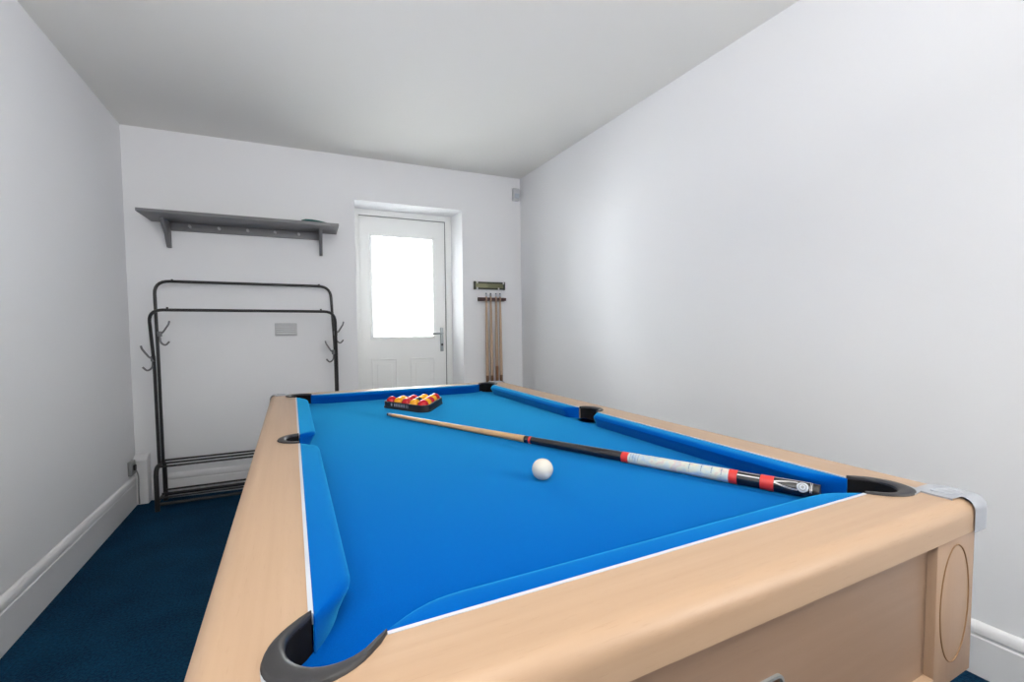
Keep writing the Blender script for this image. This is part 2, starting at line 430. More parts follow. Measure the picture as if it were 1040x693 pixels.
# pale strips and cushions ------------------------------------
CW = .047
corner_jaw = [(.066, .002), (.073, .008), (.082, .0155), (.092, .0235), (.102, .0305), (.113, .0365), (.125, .0412), (.138, .0444), (.152, .0462), (.168, CW)]
long_jaw = [(.066, .002), (.075, .0100), (.085, .0185), (.096, .0265), (.108, .0340), (.120, .0400), (.130, .0436), (.140, .0460), (.152, CW)]
mid_jaw = [(.060, .002), (.068, .012), (.076, .022), (.084, .032), (.090, .0385), (.096, .0430), (.103, .0458), (.112, CW)]
def cprof(w):
    k = w/CW
    return [(0, H-.001), (w-.016*k, H-.0005), (w-.009*k, H-.0018), (w-.003*k, H-.005), (w, H-.010), (w-.001*k, H-.014), (w-.006*k, H-.022), (w-.012*k, H-.032), (w-.016*k, BED-.001), (0, BED-.001)]
def make_cushion(s0, s1, jaw0, jaw1, off0, off1, tf):
    """runs along s; jaw lists are measured from pocket centres off0 / off1"""
    st = [(off0+s, w) for s, w in jaw0]
    mn = 12; a, c = st[-1][0], off1-jaw1[-1][0]
    st += [(a+(c-a)*k/mn, CW) for k in range(1, mn)]
    st += [(off1-s, w) for s, w in jaw1][::-1]
    b = BM(); rows = [[b.verts.new(tf(s, d+.0025, z)) for d, z in cprof(w)] for s, w in st]
    n = len(rows[0])
    for r0, r1 in zip(rows, rows[1:]):
        for k in range(n): b.faces.new((r0[k], r0[(k+1) % n], r1[(k+1) % n], r1[k]))
    b.faces.new(rows[0]); b.faces.new(rows[-1][::-1])
    link('cushion', b, M['cloth'], table, smooth='auto')
    b = BM(); z0, z1 = H-.012, H+.0008
    P8 = [tf(s, d, z) for s, d, z in ((st[0][0]+.004, -.0025, z0), (st[-1][0]-.004, -.0025, z0), (st[-1][0]-.004, .0028, z0), (st[0][0]+.004, .0028, z0))]
    P8 += [(p[0], p[1], z1) for p in P8]
    vs = [b.verts.new(p) for p in P8]
    for q in ((0, 1, 2, 3), (4, 5, 6, 7), (0, 1, 5, 4), (1, 2, 6, 5), (2, 3, 7, 6), (3, 0, 4, 7)): b.faces.new([vs[i] for i in q])
    o = link('cushion_strip', b, M['strip'], table); o['label'] = 'pale metal strip between cloth and wood'
for tf in (lambda s, d, z: (s, d, z), lambda s, d, z: (s, L-d, z)):
    make_cushion(0, W, corner_jaw, corner_jaw, 0, W, tf)
for tf in (lambda s, d, z: (d, s, z), lambda s, d, z: (W-d, s, z)):
    make_cushion(0, L/2, long_jaw, mid_jaw, 0, L/2, tf)
    make_cushion(L/2, L, mid_jaw, long_jaw, L/2, L, tf)

# bed ---------------------------------------------------------
def bed_outline():
    out = []
    cc = -.004; r = .045; E = -.030; n = 14
    def arc(cx, cy, a0, a1, r, n=n): return [(cx+r*math.cos(a0+(a1-a0)*k/n), cy+r*math.sin(a0+(a1-a0)*k/n)) for k in range(n+1)]
    e = math.asin((cc-E)/r); m_ = .014; rm = .046; em = math.acos((m_+E)/rm)
    dy = L/2
    # counter-clockwise starting at the near-left corner, arcs bend inwards
    out += arc(cc, cc, PI/2+e, -e, r)
    out += arc(W-cc, cc, PI+e, PI/2-e, r)
    out += arc(W+m_, dy, PI+em, PI-em, rm)
    out += arc(W-cc, L-cc, 3*PI/2+e, PI-e, r)
    out += arc(cc, L-cc, e, -PI/2-e, r)
    out += arc(-m_, dy, em, -em, rm)
    return out
b = BM(); pts = bed_outline()
rows = []
cen = Vector((W/2, L/2))
levels = [(0, BED-.045), (0, BED-.006), (.0015, BED-.002), (.006, BED)]
n = len(pts)
def inset(i, d):
    a, p, c = Vector(pts[i-1]), Vector(pts[i]), Vector(pts[(i+1) % n])
    t = (c-a).normalized(); nn = Vector((-t.y, t.x)); q = p+nn*d; return q
for d, z in levels:
    rows.append([b.verts.new((*inset(i, d), z)) for i in range(n)])
for r0, r1 in zip(rows, rows[1:]):
    for k in range(n): b.faces.new((r0[k], r0[(k+1) % n], r1[(k+1) % n], r1[k]))
b.faces.new(rows[-1]); b.faces.new(rows[0][::-1])
b.normal_update(); bmesh.ops.triangulate(b, faces=[f for f in b.faces if len(f.verts) > 4])
bo = link('playing_bed', b, M['cloth'], table)

# pockets -----------------------------------------------------
def ring_mesh(b, inner, outer, tf, z0, z1):
    n = len(inner); prof = []
    # cross-section from inner edge to outer edge: rounded top
    sect = [(0, z0), (0, z1-.003), (.10, z1-.0008), (.22, z1), (.80, z1), (.93, z1-.0012), (1, z1-.004), (1, z0)]
    rows = []
    for (ix, iy), (ox, oy) in zip(inner, outer):
        rows.append([b.verts.new(tf(ix+(ox-ix)*t, iy+(oy-iy)*t, z)) for t, z in sect])
    m_ = len(sect)
    for r0, r1 in zip(rows, rows[1:]):
        for k in range(m_): b.faces.new((r0[k], r0[(k+1) % m_], r1[(k+1) % m_], r1[k]))
    b.faces.new(rows[0]); b.faces.new(rows[-1][::-1])
def liner_mesh(b, inner, tf, z0, z1, t=.002):
    n = len(inner)
    A = [b.verts.new(tf(x, y, z1)) for x, y in inner]; B = [b.verts.new(tf(x, y, z0)) for x, y in inner]
    for k in range(n-1): b.faces.new((A[k], A[k+1], B[k+1], B[k]))
    return A, B
def make_pocket(inner, outer, tf, back_pts):
    b = BM(); ring_mesh(b, inner, outer, tf, H-.004, H+.005)
    r = link('pocket_ring', b, M['plastic'], table, smooth='auto')
    b = BM()
    A, B = liner_mesh(b, inner, tf, BED-.10, H-.002)
    # under-bed part closes the cup
    C = [b.verts.new(tf(x, y, BED-.046)) for x, y in back_pts]; D = [b.verts.new(tf(x, y, BED-.10)) for x, y in back_pts]
    for k in range(len(C)-1): b.faces.new((C[k], C[k+1], D[k+1], D[k]))
    b.faces.new(B+D[::-1])
    link('pocket_liner', b, M['liner'], r, smooth='auto')
ci, co = corner_inner(), corner_outer()
bk = [diag(-.002, .047), diag(-.012, .04), diag(-.018, .02), diag(-.020, 0), diag(-.018, -.02), diag(-.012, -.04), diag(-.002, -.047)]
for sx, sy in ((0, 0), (1, 0), (0, 1), (1, 1)):
    make_pocket(ci, co, (lambda sx, sy: lambda x, y, z: ((W-x) if sx else x, (L-y) if sy else y, z))(sx, sy), bk)
bkm = [(.002, -.052), (.03, -.04), (.04, 0), (.03, .04), (.002, .052)]
for sx in (0, 1):
    make_pocket(mid_inner(), mid_outer(), (lambda sx: lambda x, y, z: ((W-x) if sx else x, L/2+y, z))(sx), bkm)

# silver corner caps ------------------------------------------
def make_cap(sx, sy):
    tf = lambda x, y, z: ((W-x) if sx else x, (L-y) if sy else y, z)
    b = BM(); off = .0025
    xo, yo = -(OXR if sx else OX)-off, -OY-off                      # outer faces of the cap
    rc = .022                                      # plan radius of the corner
    sk = .065                                      # skirt length each side
    # plan path of outer skirt, from front face round to the side face; each with inward normal
    path = [((xo+sk), yo, 0, 1)]
    cx, cy_ = xo+rc, yo+rc
    for k in range(9):
        a = -PI/2 - PI/2*k/8
        path.append((cx+rc*math.cos(a), cy_+rc*math.sin(a), -math.cos(a), -math.sin(a)))
    path.append((xo, yo+sk, 1, 0))
    R_ = .019
    prof = [(0, RB-.002), (0, H-R_)]+[(R_-R_*math.cos(a), H-R_+(R_+.003)*math.sin(a)) for a in [PI/2*k/6 for k in range(1, 7)]]
    rows = []
    for d, z in prof:
        rows.append([b.verts.new(tf(x+nx*d, y+ny*d, z)) for x, y, nx, ny in path])
    for r0, r1 in zip(rows, rows[1:]):
        for k in range(len(r0)-1): b.faces.new((r0[k], r0[k+1], r1[k+1], r1[k]))
    zt = H+.003
    q = [(-.030, -.088), (-.0285, -.062), (-.030, -.042)]                  # front-side edge towards the ring
    tip = [(x, y) for x, y in co[len(co)//2-4:len(co)//2+5]]                # hugging the ring
    q2 = [(y, x) for x, y in q][::-1]
    topv = [b.verts.new(tf(x, y, zt)) for x, y in q+tip+q2]
    bev = [b.verts.new(tf(x, y, H-.001)) for x, y in q+tip+q2]
    b.faces.new(rows[-1][::-1]+topv)
    for k in range(len(topv)-1): b.faces.new((topv[k], topv[k+1], bev[k+1], bev[k]))
    b.normal_update(); bmesh.ops.triangulate(b, faces=[f for f in b.faces if len(f.verts) > 4])
    o = link('corner_cap', b, M['chrome'], table, smooth='auto'); o['label'] = 'silver metal cap on the table corner'
    # raised oval boss on the top
    b = BM(); c0 = Vector((-.066, -.066)); ax = Vector((1, 1)).normalized(); ay = Vector((1, -1)).normalized(); n = 28
    ov = lambda k, s: c0+ax*math.cos(2*PI*k/n)*.024*s+ay*math.sin(2*PI*k/n)*.0125*s
    rws = [[b.verts.new(tf(*ov(k, s), z)) for k in range(n)] for s, z in ((1, zt-.001), (1, zt+.0012), (.88, zt+.002), (.80, zt+.0008))]
    for r0, r1 in zip(rws, rws[1:]):
        for k in range(n): b.faces.new((r0[k], r0[(k+1) % n], r1[(k+1) % n], r1[k]))
    b.faces.new(rws[-1])
    link('oval_boss', b, M['chrome'], o, smooth='auto')
for sx in (0, 1):
    for sy in (0, 1): make_cap(sx, sy)

# cabinet -----------------------------------------------------
PW, PB = .136, .483
ox0, ox1, oy0, oy1 = -.078, 1.0925, -.104, L+.104
for sx in (0, 1):
    for sy in (0, 1):
        x0, x1 = (ox0, ox0+PW) if not sx else (ox1-PW, ox1)
        y0, y1 = (oy0, oy0+PW) if not sy else (oy1-PW, oy1)
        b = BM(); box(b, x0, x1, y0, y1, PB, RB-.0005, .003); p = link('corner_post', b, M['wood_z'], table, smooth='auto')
        for face in ('end', 'side'):
            b = BM(); n = 56
            cx = (x0+x1)/2-.003 if face == 'end' else (y0+y1)/2
            pts_ = []
            for k in range(n):
                a = 2*PI*k/n; u_ = cx+.0515*math.cos(a); z_ = .6265+.1045*math.sin(a)
                if face == 'end': pts_.append((u_, (y0-.0002) if not sy else (y1+.0002), z_))
                else: pts_.append(((x0-.0002) if not sx else (x1+.0002), u_, z_))
            tube(b, pts_, .0014, 6, closed=True)
            g = link('oval_inlay', b, M['groove'], p, smooth=True); g['label'] = 'thin brown oval line on the post'
rec = .014
def opening_panel(b, x0, x1, y0, y1, z0, z1, hx0, hx1, hz0, hz1):
    box(b, x0, hx0, y0, y1, z0, z1); box(b, hx1, x1, y0, y1, z0, z1)
    box(b, hx0, hx1, y0, y1, z0, hz0); box(b, hx0, hx1, y0, y1, hz1, z1)
    bmesh.ops.remove_doubles(b, verts=b.verts, dist=1e-5)
HX0, HX1, HZ0, HZ1 = .31, .566, .525, .645
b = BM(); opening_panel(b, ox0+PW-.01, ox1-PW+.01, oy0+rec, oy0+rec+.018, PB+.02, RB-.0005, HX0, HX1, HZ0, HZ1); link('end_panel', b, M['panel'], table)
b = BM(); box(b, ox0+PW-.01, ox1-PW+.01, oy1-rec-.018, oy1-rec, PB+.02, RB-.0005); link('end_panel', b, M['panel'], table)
MY = wood('beech_panel_long_shaded', (.30, .194, .131), (.258, .164, .108), 1)  # long panels repeat the shade put into the end panel colour
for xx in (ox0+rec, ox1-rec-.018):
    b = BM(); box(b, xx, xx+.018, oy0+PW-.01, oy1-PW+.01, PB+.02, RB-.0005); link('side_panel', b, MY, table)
for (a0, a1, c0, c1) in ((ox0+PW-.003, ox1-PW+.003, oy0, oy0+.034), (ox0+PW-.003, ox1-PW+.003, oy1-.034, oy1), (ox0, ox0+.034, oy0+PW-.003, oy1-PW+.003), (ox1-.034, ox1, oy0+PW-.003, oy1-PW+.003)):
    b = BM(); box(b, a0, a1, c0, c1, PB, PB+.027, .003); link('bottom_rail', b, M['wood_x'] if a1-a0 > .1 else M['wood_y'], table, smooth='auto')
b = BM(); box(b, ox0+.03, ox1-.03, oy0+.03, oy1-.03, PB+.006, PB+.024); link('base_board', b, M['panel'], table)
# ball return in the near end panel
def rrect(x0, x1, z0, z1, r, n=5):
    out = []
    for cx, cz, a0 in ((x1-r, z1-r, 0), (x0+r, z1-r, PI/2), (x0+r, z0+r, PI), (x1-r, z0+r, 3*PI/2)):
        out += [(cx+r*math.cos(a0+PI/2*k/n), cz+r*math.sin(a0+PI/2*k/n)) for k in range(n+1)]
    return out
b = BM(); yf = oy0+rec-.004
O_, I_ = rrect(HX0-.006, HX1+.005, HZ0-.006, HZ1+.005, .013), rrect(HX0-.001, HX1+.001, HZ0-.001, HZ1+.001, .009)
rws = [[b.verts.new((x, y, z)) for x, z in pl] for pl, y in ((O_, oy0+rec+.002), (O_, yf), (I_, yf), (I_, oy0+rec+.02))]
for r0, r1 in zip(rws, rws[1:]):
    for k in range(len(r0)): b.faces.new((r0[k], r0[(k+1) % len(r0)], r1[(k+1) % len(r0)], r1[k]))
br = link('ball_return', b, M['socket'], table, smooth='auto'); br['label'] = 'grey framed black opening in the near end'
b = BM(); ya, yb = oy0+rec+.012, oy0+.13
I2 = rrect(HX0-.0005, HX1+.0005, HZ0-.0005, HZ1+.0005, .0085)
r0 = [b.verts.new((x, ya, z)) for x, z in I2]; r1 = [b.verts.new((x, yb, z)) for x, z in I2]
for k in range(len(r0)): b.faces.new((r0[k], r0[(k+1) % len(r0)], r1[(k+1) % len(r0)], r1[k]))
b.faces.new(r1)
for k in range(11):
    xx = HX0+.02+k*.0215; box(b, xx, xx+.003, ya+.004, yb-.001, HZ0, HZ1-.002)
link('ball_tray', b, M['black'], br)
for sx in (0, 1):
    for sy in (0, 1):
        cx = ox0+.125 if not sx else ox1-.125; cy_ = oy0+.135 if not sy else oy1-.135
        b = BM()
        r0 = [b.verts.new((cx+a*.050, cy_+c*.050, PB+.007)) for a, c in ((-1, -1), (1, -1), (1, 1), (-1, 1))]
        r1 = [b.verts.new((cx+a*.036, cy_+c*.036, .03)) for a, c in ((-1, -1), (1, -1), (1, 1), (-1, 1))]
        b.faces.new(r0); b.faces.new(r1[::-1])
        for k in range(4): b.faces.new((r0[k], r0[(k+1) % 4], r1[(k+1) % 4], r1[k]))
        bmesh.ops.bevel(b, geom=list(b.edges), offset=.005, segments=2, affect='EDGES')
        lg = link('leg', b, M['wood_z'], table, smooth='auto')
        b = BM(); tube(b, [(cx, cy_, 0), (cx, cy_, .032)], .026, 20); link('foot', b, M['black'], lg)

# ------------------------------------------------------------------ balls and triangle
b = BM(); sphere(b, .0250); cb = link('cue_ball', b, M['ivory'], smooth=True, loc=(.513, .456, BED+.0251))
tag(cb, 'plain white cue ball lying alone on the blue cloth', 'ball')
BD = .0506
A0 = Vector((.3995, 1.6615)); ang = -1.0601
U = Vector((math.cos(ang), math.sin(ang)))*(BD+.0003); V = Vector((math.cos(ang+PI/3), math.sin(ang+PI/3)))*(BD+.0003)
rowcols = ['RYRYR', 'YRKY', 'RYR', 'YY', 'R']
where = {
 (0, 0): 'red ball in the left corner of the black triangle',
 (0, 1): 'yellow ball between the two leftmost red balls of the triangle\'s front row',
 (0, 2): 'red ball in the middle of the triangle\'s front row',
 (0, 3): 'yellow ball just left of the front corner red ball in the triangle',
 (0, 4): 'red ball in the front corner of the black triangle, nearest the camera',
 (1, 0): 'yellow ball in the second row of the triangle, behind the left corner',
 (1, 1): 'red ball in the second row of the triangle, left of centre',
 (1, 2): 'black ball near the centre of the triangle of red and yellow balls',
 (1, 3): 'yellow ball on the right edge of the triangle, next to the front corner',
 (2, 0): 'red ball on the back edge of the triangle, behind the second row',
 (2, 1): 'yellow ball in the middle of the triangle, directly behind the black ball',
 (2, 2): 'red ball in the middle of the triangle\'s right edge',
 (3, 0): 'yellow ball on the triangle\'s back edge, next to the far right corner',
 (3, 1): 'yellow ball on the right edge of the triangle, next to the far right corner',
 (4, 0): 'red ball in the far right corner of the black triangle'}
meshes = {}
names = {'R': ('red', 'red_ball'), 'Y': ('yellow', 'yellow_ball'), 'K': ('ballblack', 'black_ball')}
for j, row in enumerate(rowcols):
    for i, c in enumerate(row):
        p = A0+U*i+V*j
        mk, nm = names[c]
        if c not in meshes:
            b = BM(); sphere(b, BD/2)
            o = link(nm, b, M[mk], smooth=True); meshes[c] = o.data
        else:
            o = bpy.data.objects.new(nm, meshes[c]); COL.objects.link(o)
        o.location = (p.x, p.y, BED+BD/2+.0001)
        tag(o, where[(j, i)], 'ball', 'balls racked in the triangle')
# triangle rack
P0, P1, P2 = A0, A0+U*4, A0+V*4
def tri_outline(off, n=8):
    c = (P0+P1+P2)/3; out = []
    for k, p in enumerate((P0, P1, P2)):
        a = (( P0, P1, P2)[k-1]); nx = (P0, P1, P2)[(k+1) % 3]
        n1 = (p-a).normalized(); n1 = Vector((n1.y, -n1.x)); n2 = (nx-p).normalized(); n2 = Vector((n2.y, -n2.x))
        if n1.dot(p-c) < 0: n1 = -n1
        if n2.dot(p-c) < 0: n2 = -n2
        a1 = math.atan2(n1.y, n1.x); a2 = math.atan2(n2.y, n2.x)
        while a2-a1 > PI: a2 -= 2*PI
        while a2-a1 < -PI: a2 += 2*PI
        for q in range(n+1):
            t = a1+(a2-a1)*q/n; out.append(p+Vector((math.cos(t), math.sin(t)))*off)
    return out
tri = thing('ball_triangle', 'black plastic triangle rack holding red and yellow balls on blue cloth', 'rack')
b = BM(); r_i, r_o, zt = BD/2+.0008, BD/2+.0080, BED+.031
io, oo = tri_outline(r_i), tri_outline(r_o); n = len(io)
rws = [[b.verts.new((*p, z)) for p in pl] for pl, z in ((io, BED+.0005), (io, zt-.001), (tri_outline(r_i+.0015), zt), (tri_outline(r_o-.0015), zt), (oo, zt-.0015), (oo, BED+.009), (tri_outline(r_o+.003), BED+.007), (tri_outline(r_o+.003), BED+.0005))]
for r0, r1 in zip(rws, rws[1:]+rws[:1]):
    for k in range(n): b.faces.new((r0[k], r0[(k+1) % n], r1[(k+1) % n], r1[k]))
fr = link('frame', b, M['black'], tri, smooth='auto')
b = BM()     # pale print on the front side: a round mark, a block and short strokes
du = U.normalized(); nn = Vector((du.y, -du.x)); c_ = (P0+P1+P2)/3
if nn.dot(P0-c_) < 0: nn = -nn
base = P0+nn*(r_o+.0004)
def mark(s0, s1, z0, z1):
    a, c = base+du*s0, base+du*s1
    vs = []
    for off in (0, .0005):
        vs += [b.verts.new((*(q+nn*off), BED+z)) for q, z in ((a, z0), (c, z0), (c, z1), (a, z1))]
    for q in ((0, 1, 2, 3), (4, 5, 6, 7), (0, 1, 5, 4), (1, 2, 6, 5), (2, 3, 7, 6), (3, 0, 4, 7)): b.faces.new([vs[i] for i in q])
mark(.032, .041, .014, .026)
for k in range(7): mark(.054+k*.0105, .061+k*.0105, .013, .026)
mark(.131, .134, .012, .026); mark(.140, .144, .012, .026)
g = link('print_mark', b, mat('print_grey', (.30, .30, .33), .5), tri); g['label'] = 'small pale print on the black side'

# ------------------------------------------------------------------ cue lying on the cloth
tip = Vector((.340, 1.446, BED+.0072)); butt = Vector((.953, .0843, BED+.0172))
ax = (butt-tip); LEN = ax.length; ax.normalize()
def crad(t):
    ks = [(0, .0062), (.1, .0068), (.487, .0108), (.72, .0136), (.89, .0155), (1, .0158)]
    for (a, ra), (c, rc) in zip(ks, ks[1:]):
        if t <= c: return ra+(rc-ra)*(t-a)/(c-a)
    return ks[-1][1]
cue = thing('pool_cue', 'pool cue with black butt and printed white sleeve lying across the table', 'cue')
cue.location = tip; cue.rotation_mode = 'QUATERNION'
zq = ax.to_track_quat('Z', 'Y'); cue.rotation_quaternion = zq
def seg(name, t0, t1, m, parent=cue, grow=0, nn_=8, label=None):
    b = BM(); pr = [(0, t0*LEN)]+[(crad(t0+(t1-t0)*k/nn_)+grow, (t0+(t1-t0)*k/nn_)*LEN) for k in range(nn_+1)]+[(0, t1*LEN)]
    lathe(b, pr, 28); o = link(name, b, m, parent, smooth='auto')
    if label: o['label'] = label
    return o
seg('tip', 0, .006, M['cue_tip'], grow=-.0006, nn_=2)
seg('ferrule', .006, .022, M['socket'], grow=0, nn_=2)
seg('shaft', .022, .486, M['cue_wood'])
bt = seg('butt', .486, .9925, M['cue_dark'], nn_=20)
seg('ring', .498, .504, M['cue_red'], bt, .0003, 2, 'narrow red ring')
seg('ring', .7075, .7205, M['cue_red'], bt, .0004, 2, 'red ring before the white sleeve')
seg('sleeve', .7205, .8845, M['sleeve'], bt, .0003, 10, 'white printed sleeve with pale drawing')
seg('ring', .8845, .8965, M['cue_red'], bt, .0004, 2, 'red ring after the white sleeve')
seg('ring', .9275, .9450, M['cue_red'], bt, .0004, 2, 'wide red ring near the end')
seg('end_cap', .9925, 1.0, M['rack'], bt, -.001, 2)
# stripes and emblem face the camera side: local directions on the barrel
inv = zq.to_matrix().inverted()
def loc_dir(v): v = inv @ Vector(v); v.z = 0; return v.normalized()
d_up = loc_dir((0, 0, 1)); d_cam = loc_dir((-.5, -.35, .65))
a_up = math.atan2(d_up.y, d_up.x); a_cam = math.atan2(d_cam.y, d_cam.x)
sgn = 1 if math.sin(a_cam-a_up) > 0 else -1
def surf(t, a, off=.0002):
    r = crad(t)+off; return Vector((r*math.cos(a), r*math.sin(a), t*LEN))
def stripe(name, pth, wd, m, label=None, off=.0004):
    """ribbon on the barrel, pth = [(t, angle)]"""
    b = BM(); L_, R2 = [], []
    for i, (t, a) in enumerate(pth):
        p = surf(t, a, off); q = surf(*pth[min(i+1, len(pth)-1)], off); q0 = surf(*pth[max(i-1, 0)], off)
        tg = (q-q0).normalized(); nr = Vector((math.cos(a), math.sin(a), 0)); sd = tg.cross(nr).normalized()*wd/2
        L_.append((b.verts.new(p+sd), b.verts.new(p+sd-nr*.0008))); R2.append((b.verts.new(p-sd), b.verts.new(p-sd-nr*.0008)))
    for i in range(len(pth)-1):
        b.faces.new((L_[i][0], L_[i+1][0], R2[i+1][0], R2[i][0]))
        b.faces.new((L_[i][0], L_[i+1][0], L_[i+1][1], L_[i][1])); b.faces.new((R2[i][0], R2[i+1][0], R2[i+1][1], R2[i][1]))
        b.faces.new((L_[i][1], L_[i+1][1], R2[i+1][1], R2[i][1]))
    o = link(name, b, m, bt)
    if label: o['label'] = label
A1 = a_up+sgn*.12; A2 = a_up+sgn*.75
lin = lambda t0, t1, a0, a1, n=10: [(t0+(t1-t0)*k/n, a0+(a1-a0)*k/n) for k in range(n+1)]
stripe('inlay_line', lin(.8970, .9270, a_up+sgn*.30, a_up+sgn*.30), .0018, M['cue_silver'])
stripe('inlay_line', lin(.8970, .9270, a_up+sgn*.85, a_up+sgn*.85), .0030, M['cue_silver'])
AE = a_up+sgn*1.02
stripe('inlay_line', lin(.9455, .9900, a_up+sgn*.10, a_up+sgn*.05), .0022, M['cue_silver'])
stripe('inlay_line', [(.9455+.029*k/8, AE-sgn*(.12+.42*math.sin(PI/2*k/8))) for k in range(9)], .0034, M['cue_silver'])
stripe('inlay_line', [(.9455+.029*k/8, AE+sgn*(.0+.50*math.sin(PI/2*k/8))) for k in range(9)], .0028, M['cue_silver'])
for tt in (.9895, .9912):
    stripe('inlay_line', [(tt, a_up+sgn*x) for x in (.1, .5, .9, 1.3, 1.6)], .0012, M['cue_silver'])
b = BM(); n = 24     # round emblem wrapped on the barrel
def emb(s0, s1, off):
    R0 = [b.verts.new(surf(.9805+s0*.0105/LEN*math.cos(2*PI*k/n), AE+s0*.0105/.0157*math.sin(2*PI*k/n), off)) for k in range(n)]
    R1 = [b.verts.new(surf(.9805+s1*.0105/LEN*math.cos(2*PI*k/n), AE+s1*.0105/.0157*math.sin(2*PI*k/n), off)) for k in range(n)]
    for k in range(n): b.faces.new((R0[k], R0[(k+1) % n], R1[(k+1) % n], R1[k]))
emb(1, .72, .0006); emb(.5, .3, .0006)
g = link('round_emblem', b, M['strip'], bt); g['label'] = 'round pale emblem near the end'
b = BM()
R0 = None
prev = None
for s in (1.05, .7, .35, .01):
    R1 = [b.verts.new(surf(.9805+s*.0105/LEN*math.cos(2*PI*k/n), AE+s*.0105/.0157*math.sin(2*PI*k/n), .0003)) for k in range(n)]
    if prev:
        for k in range(n): b.faces.new((prev[k], prev[(k+1) % n], R1[(k+1) % n], R1[k]))
    prev = R1
link('emblem_ground', b, M['socket'], bt)
# dark strokes of the print on the white sleeve
prm = mat('sleeve_print', (.20, .26, .33), .4); prl = mat('sleeve_print_cream', (.58, .58, .46), .4)
for t in (.7250, .7295, .7345, .7395):
    stripe('print_stroke', [(t, a_up+sgn*x) for x in (.2, .5, .8, 1.1, 1.4, 1.7)], .0014, prm)
for t in (.826, .8445, .8600, .8745):
    stripe('print_letter', [(t, a_up+sgn*x) for x in (.1, .4, .7, 1.0, 1.3, 1.7)], .0026, prm)
for t in (.835, .852, .867):
    stripe('print_letter', [(t, a_up+sgn*x) for x in (.25, .5, .8)], .012, prl)
    stripe('print_letter', [(t, a_up+sgn*x) for x in (1.1, 1.45)], .015, prl, off=.00035)

# ------------------------------------------------------------------ garment rack
rk = thing('garment_rack', 'black metal double garment rail with hooks and lower shoe shelves against the wall', 'clothes rack', (-.25, 3.1, 0))
def rkp(pts): return [(x+.25, y-3.1, z) for x, y, z in pts]
def rtube(name, pts, r, rad=.0, m='rack', parent=None, n=12):
    b = BM(); p = rkp(pts)
    if rad: p = smooth_path(p, rad, 7)
    tube(b, p, r, n)
    if parent is None: parent = rk
    return link(name, b, M[m], parent, smooth='auto')
XL, XR = -.787, .278
for x in (XL-.003, XR+.003):
    e = rtube('end_frame', [(x, 2.995, .0), (x, 2.995, .268), (x, 3.205, .268), (x, 3.205, .0)], .0135, .06)
    rtube('side_bar', [(x, 2.998, .055), (x, 3.202, .055)], .009, parent=e)
for y in (3.015, 3.10, 3.185): rtube('shelf_rod', [(XL, y, .272), (XR, y, .272)], .0065)
for y in (3.015, 3.10, 3.185): rtube('shelf_rod', [(XL, y, .075), (XR, y, .075)], .0065)
rtube('base_bar', [(XL, 3.0, .040), (XR, 3.0, .040)], .0095)
rtube('base_bar', [(XL, 3.2, .040), (XR, 3.2, .040)], .0095)
back_loop = rtube('hanging_rail', [(XL+.010, 3.115, .268), (XL+.006, 3.128, .95), (-.795, 3.17, 1.442), (.257, 3.17, 1.442), (XR-.003, 3.128, .95), (XR, 3.115, .268)], .0096, .085)
front_loop = rtube('hanging_rail', [(XL-.004, 3.088, .268), (XL-.004, 3.075, .90), (-.795, 3.01, 1.250), (.272, 3.01, 1.250), (XR+.003, 3.075, .90), (XR+.005, 3.088, .268)], .0096, .075)
for x in (-.70, .18):
    b = BM(); tube(b, rkp([(x, 3.17, 1.446), (x, 3.17, 1.456)]), .006, 8); link('stud', b, M['rack'], back_loop)
    b = BM(); tube(b, rkp([(x, 3.01, 1.258), (x, 3.01, 1.268)]), .006, 8); link('stud', b, M['rack'], front_loop)
def hook(x, y, z, s):
    b = BM()
    tube(b, smooth_path(rkp([(x, y, z-.03), (x+s*.018, y-.004, z-.02), (x+s*.052, y-.01, z+.035), (x+s*.056, y-.01, z+.055)]), .015), .0055, 8)
    tube(b, smooth_path(rkp([(x, y, z-.035), (x+s*.005, y-.004, z-.085), (x+s*.030, y-.008, z-.105), (x+s*.052, y-.01, z-.078)]), .02), .0055, 8)
    tube(b, rkp([(x, y, z-.045), (x, y, z-.012)]), .0135, 10)
    link('coat_hook', b, M['hook'], rk, smooth='auto')
hook(-.772, 3.14, 1.130, 1); hook(XL-.008, 3.07, .975, -1)
hook(.278, 3.08, 1.125, 1); hook(.266, 3.13, .985, -1)

# ------------------------------------------------------------------ wall shelf
sh = thing('wall_shelf', 'long grey wall shelf with two brackets above the black garment rail', 'shelf')
back(sh)
sz = 1.835
def uxy(x, y): p = Vector((x, y, 0))-BA; return p.dot(BE), p.dot(BN)
b = BM()
# board: u range, d -0.29..0
bu0, bu1 = .148, 1.280
prism(b, [(bu0, -.292), (bu1, -.292), (bu1-.004, -.0), (bu0-.0, -.0)], sz, sz+.020, .003)
link('board', b, M['shelfgrey'], sh, smooth='auto')
for u in (.243, 1.165):
    b = BM(); prism(b, [(0, sz), (-.165, sz), (-.160, sz-.018), (-.075, sz-.080), (-.030, sz-.165), (0, sz-.165)], u-.011, u+.011, .002, axis='x')
    link('bracket', b, M['shelfgrey'], sh, smooth='auto')
b = BM(); box(b, .255, 1.154, -.020, 0, sz-.052, sz, .002); bat = link('back_batten', b, M['shelfgrey'], sh, smooth='auto')
for u in (.365, .530, .700, .868, 1.02):
    b = BM(); tube(b, [(u, -.020, sz-.024), (u, -.024, sz-.024), (u, -.036, sz-.022), (u, -.040, sz-.022), (u, -.047, sz-.021), (u, -.049, sz-.021)], [.009, .005, .005, .009, .009, .005], 12)
    link('peg', b, M['pegs'], bat, smooth='auto')
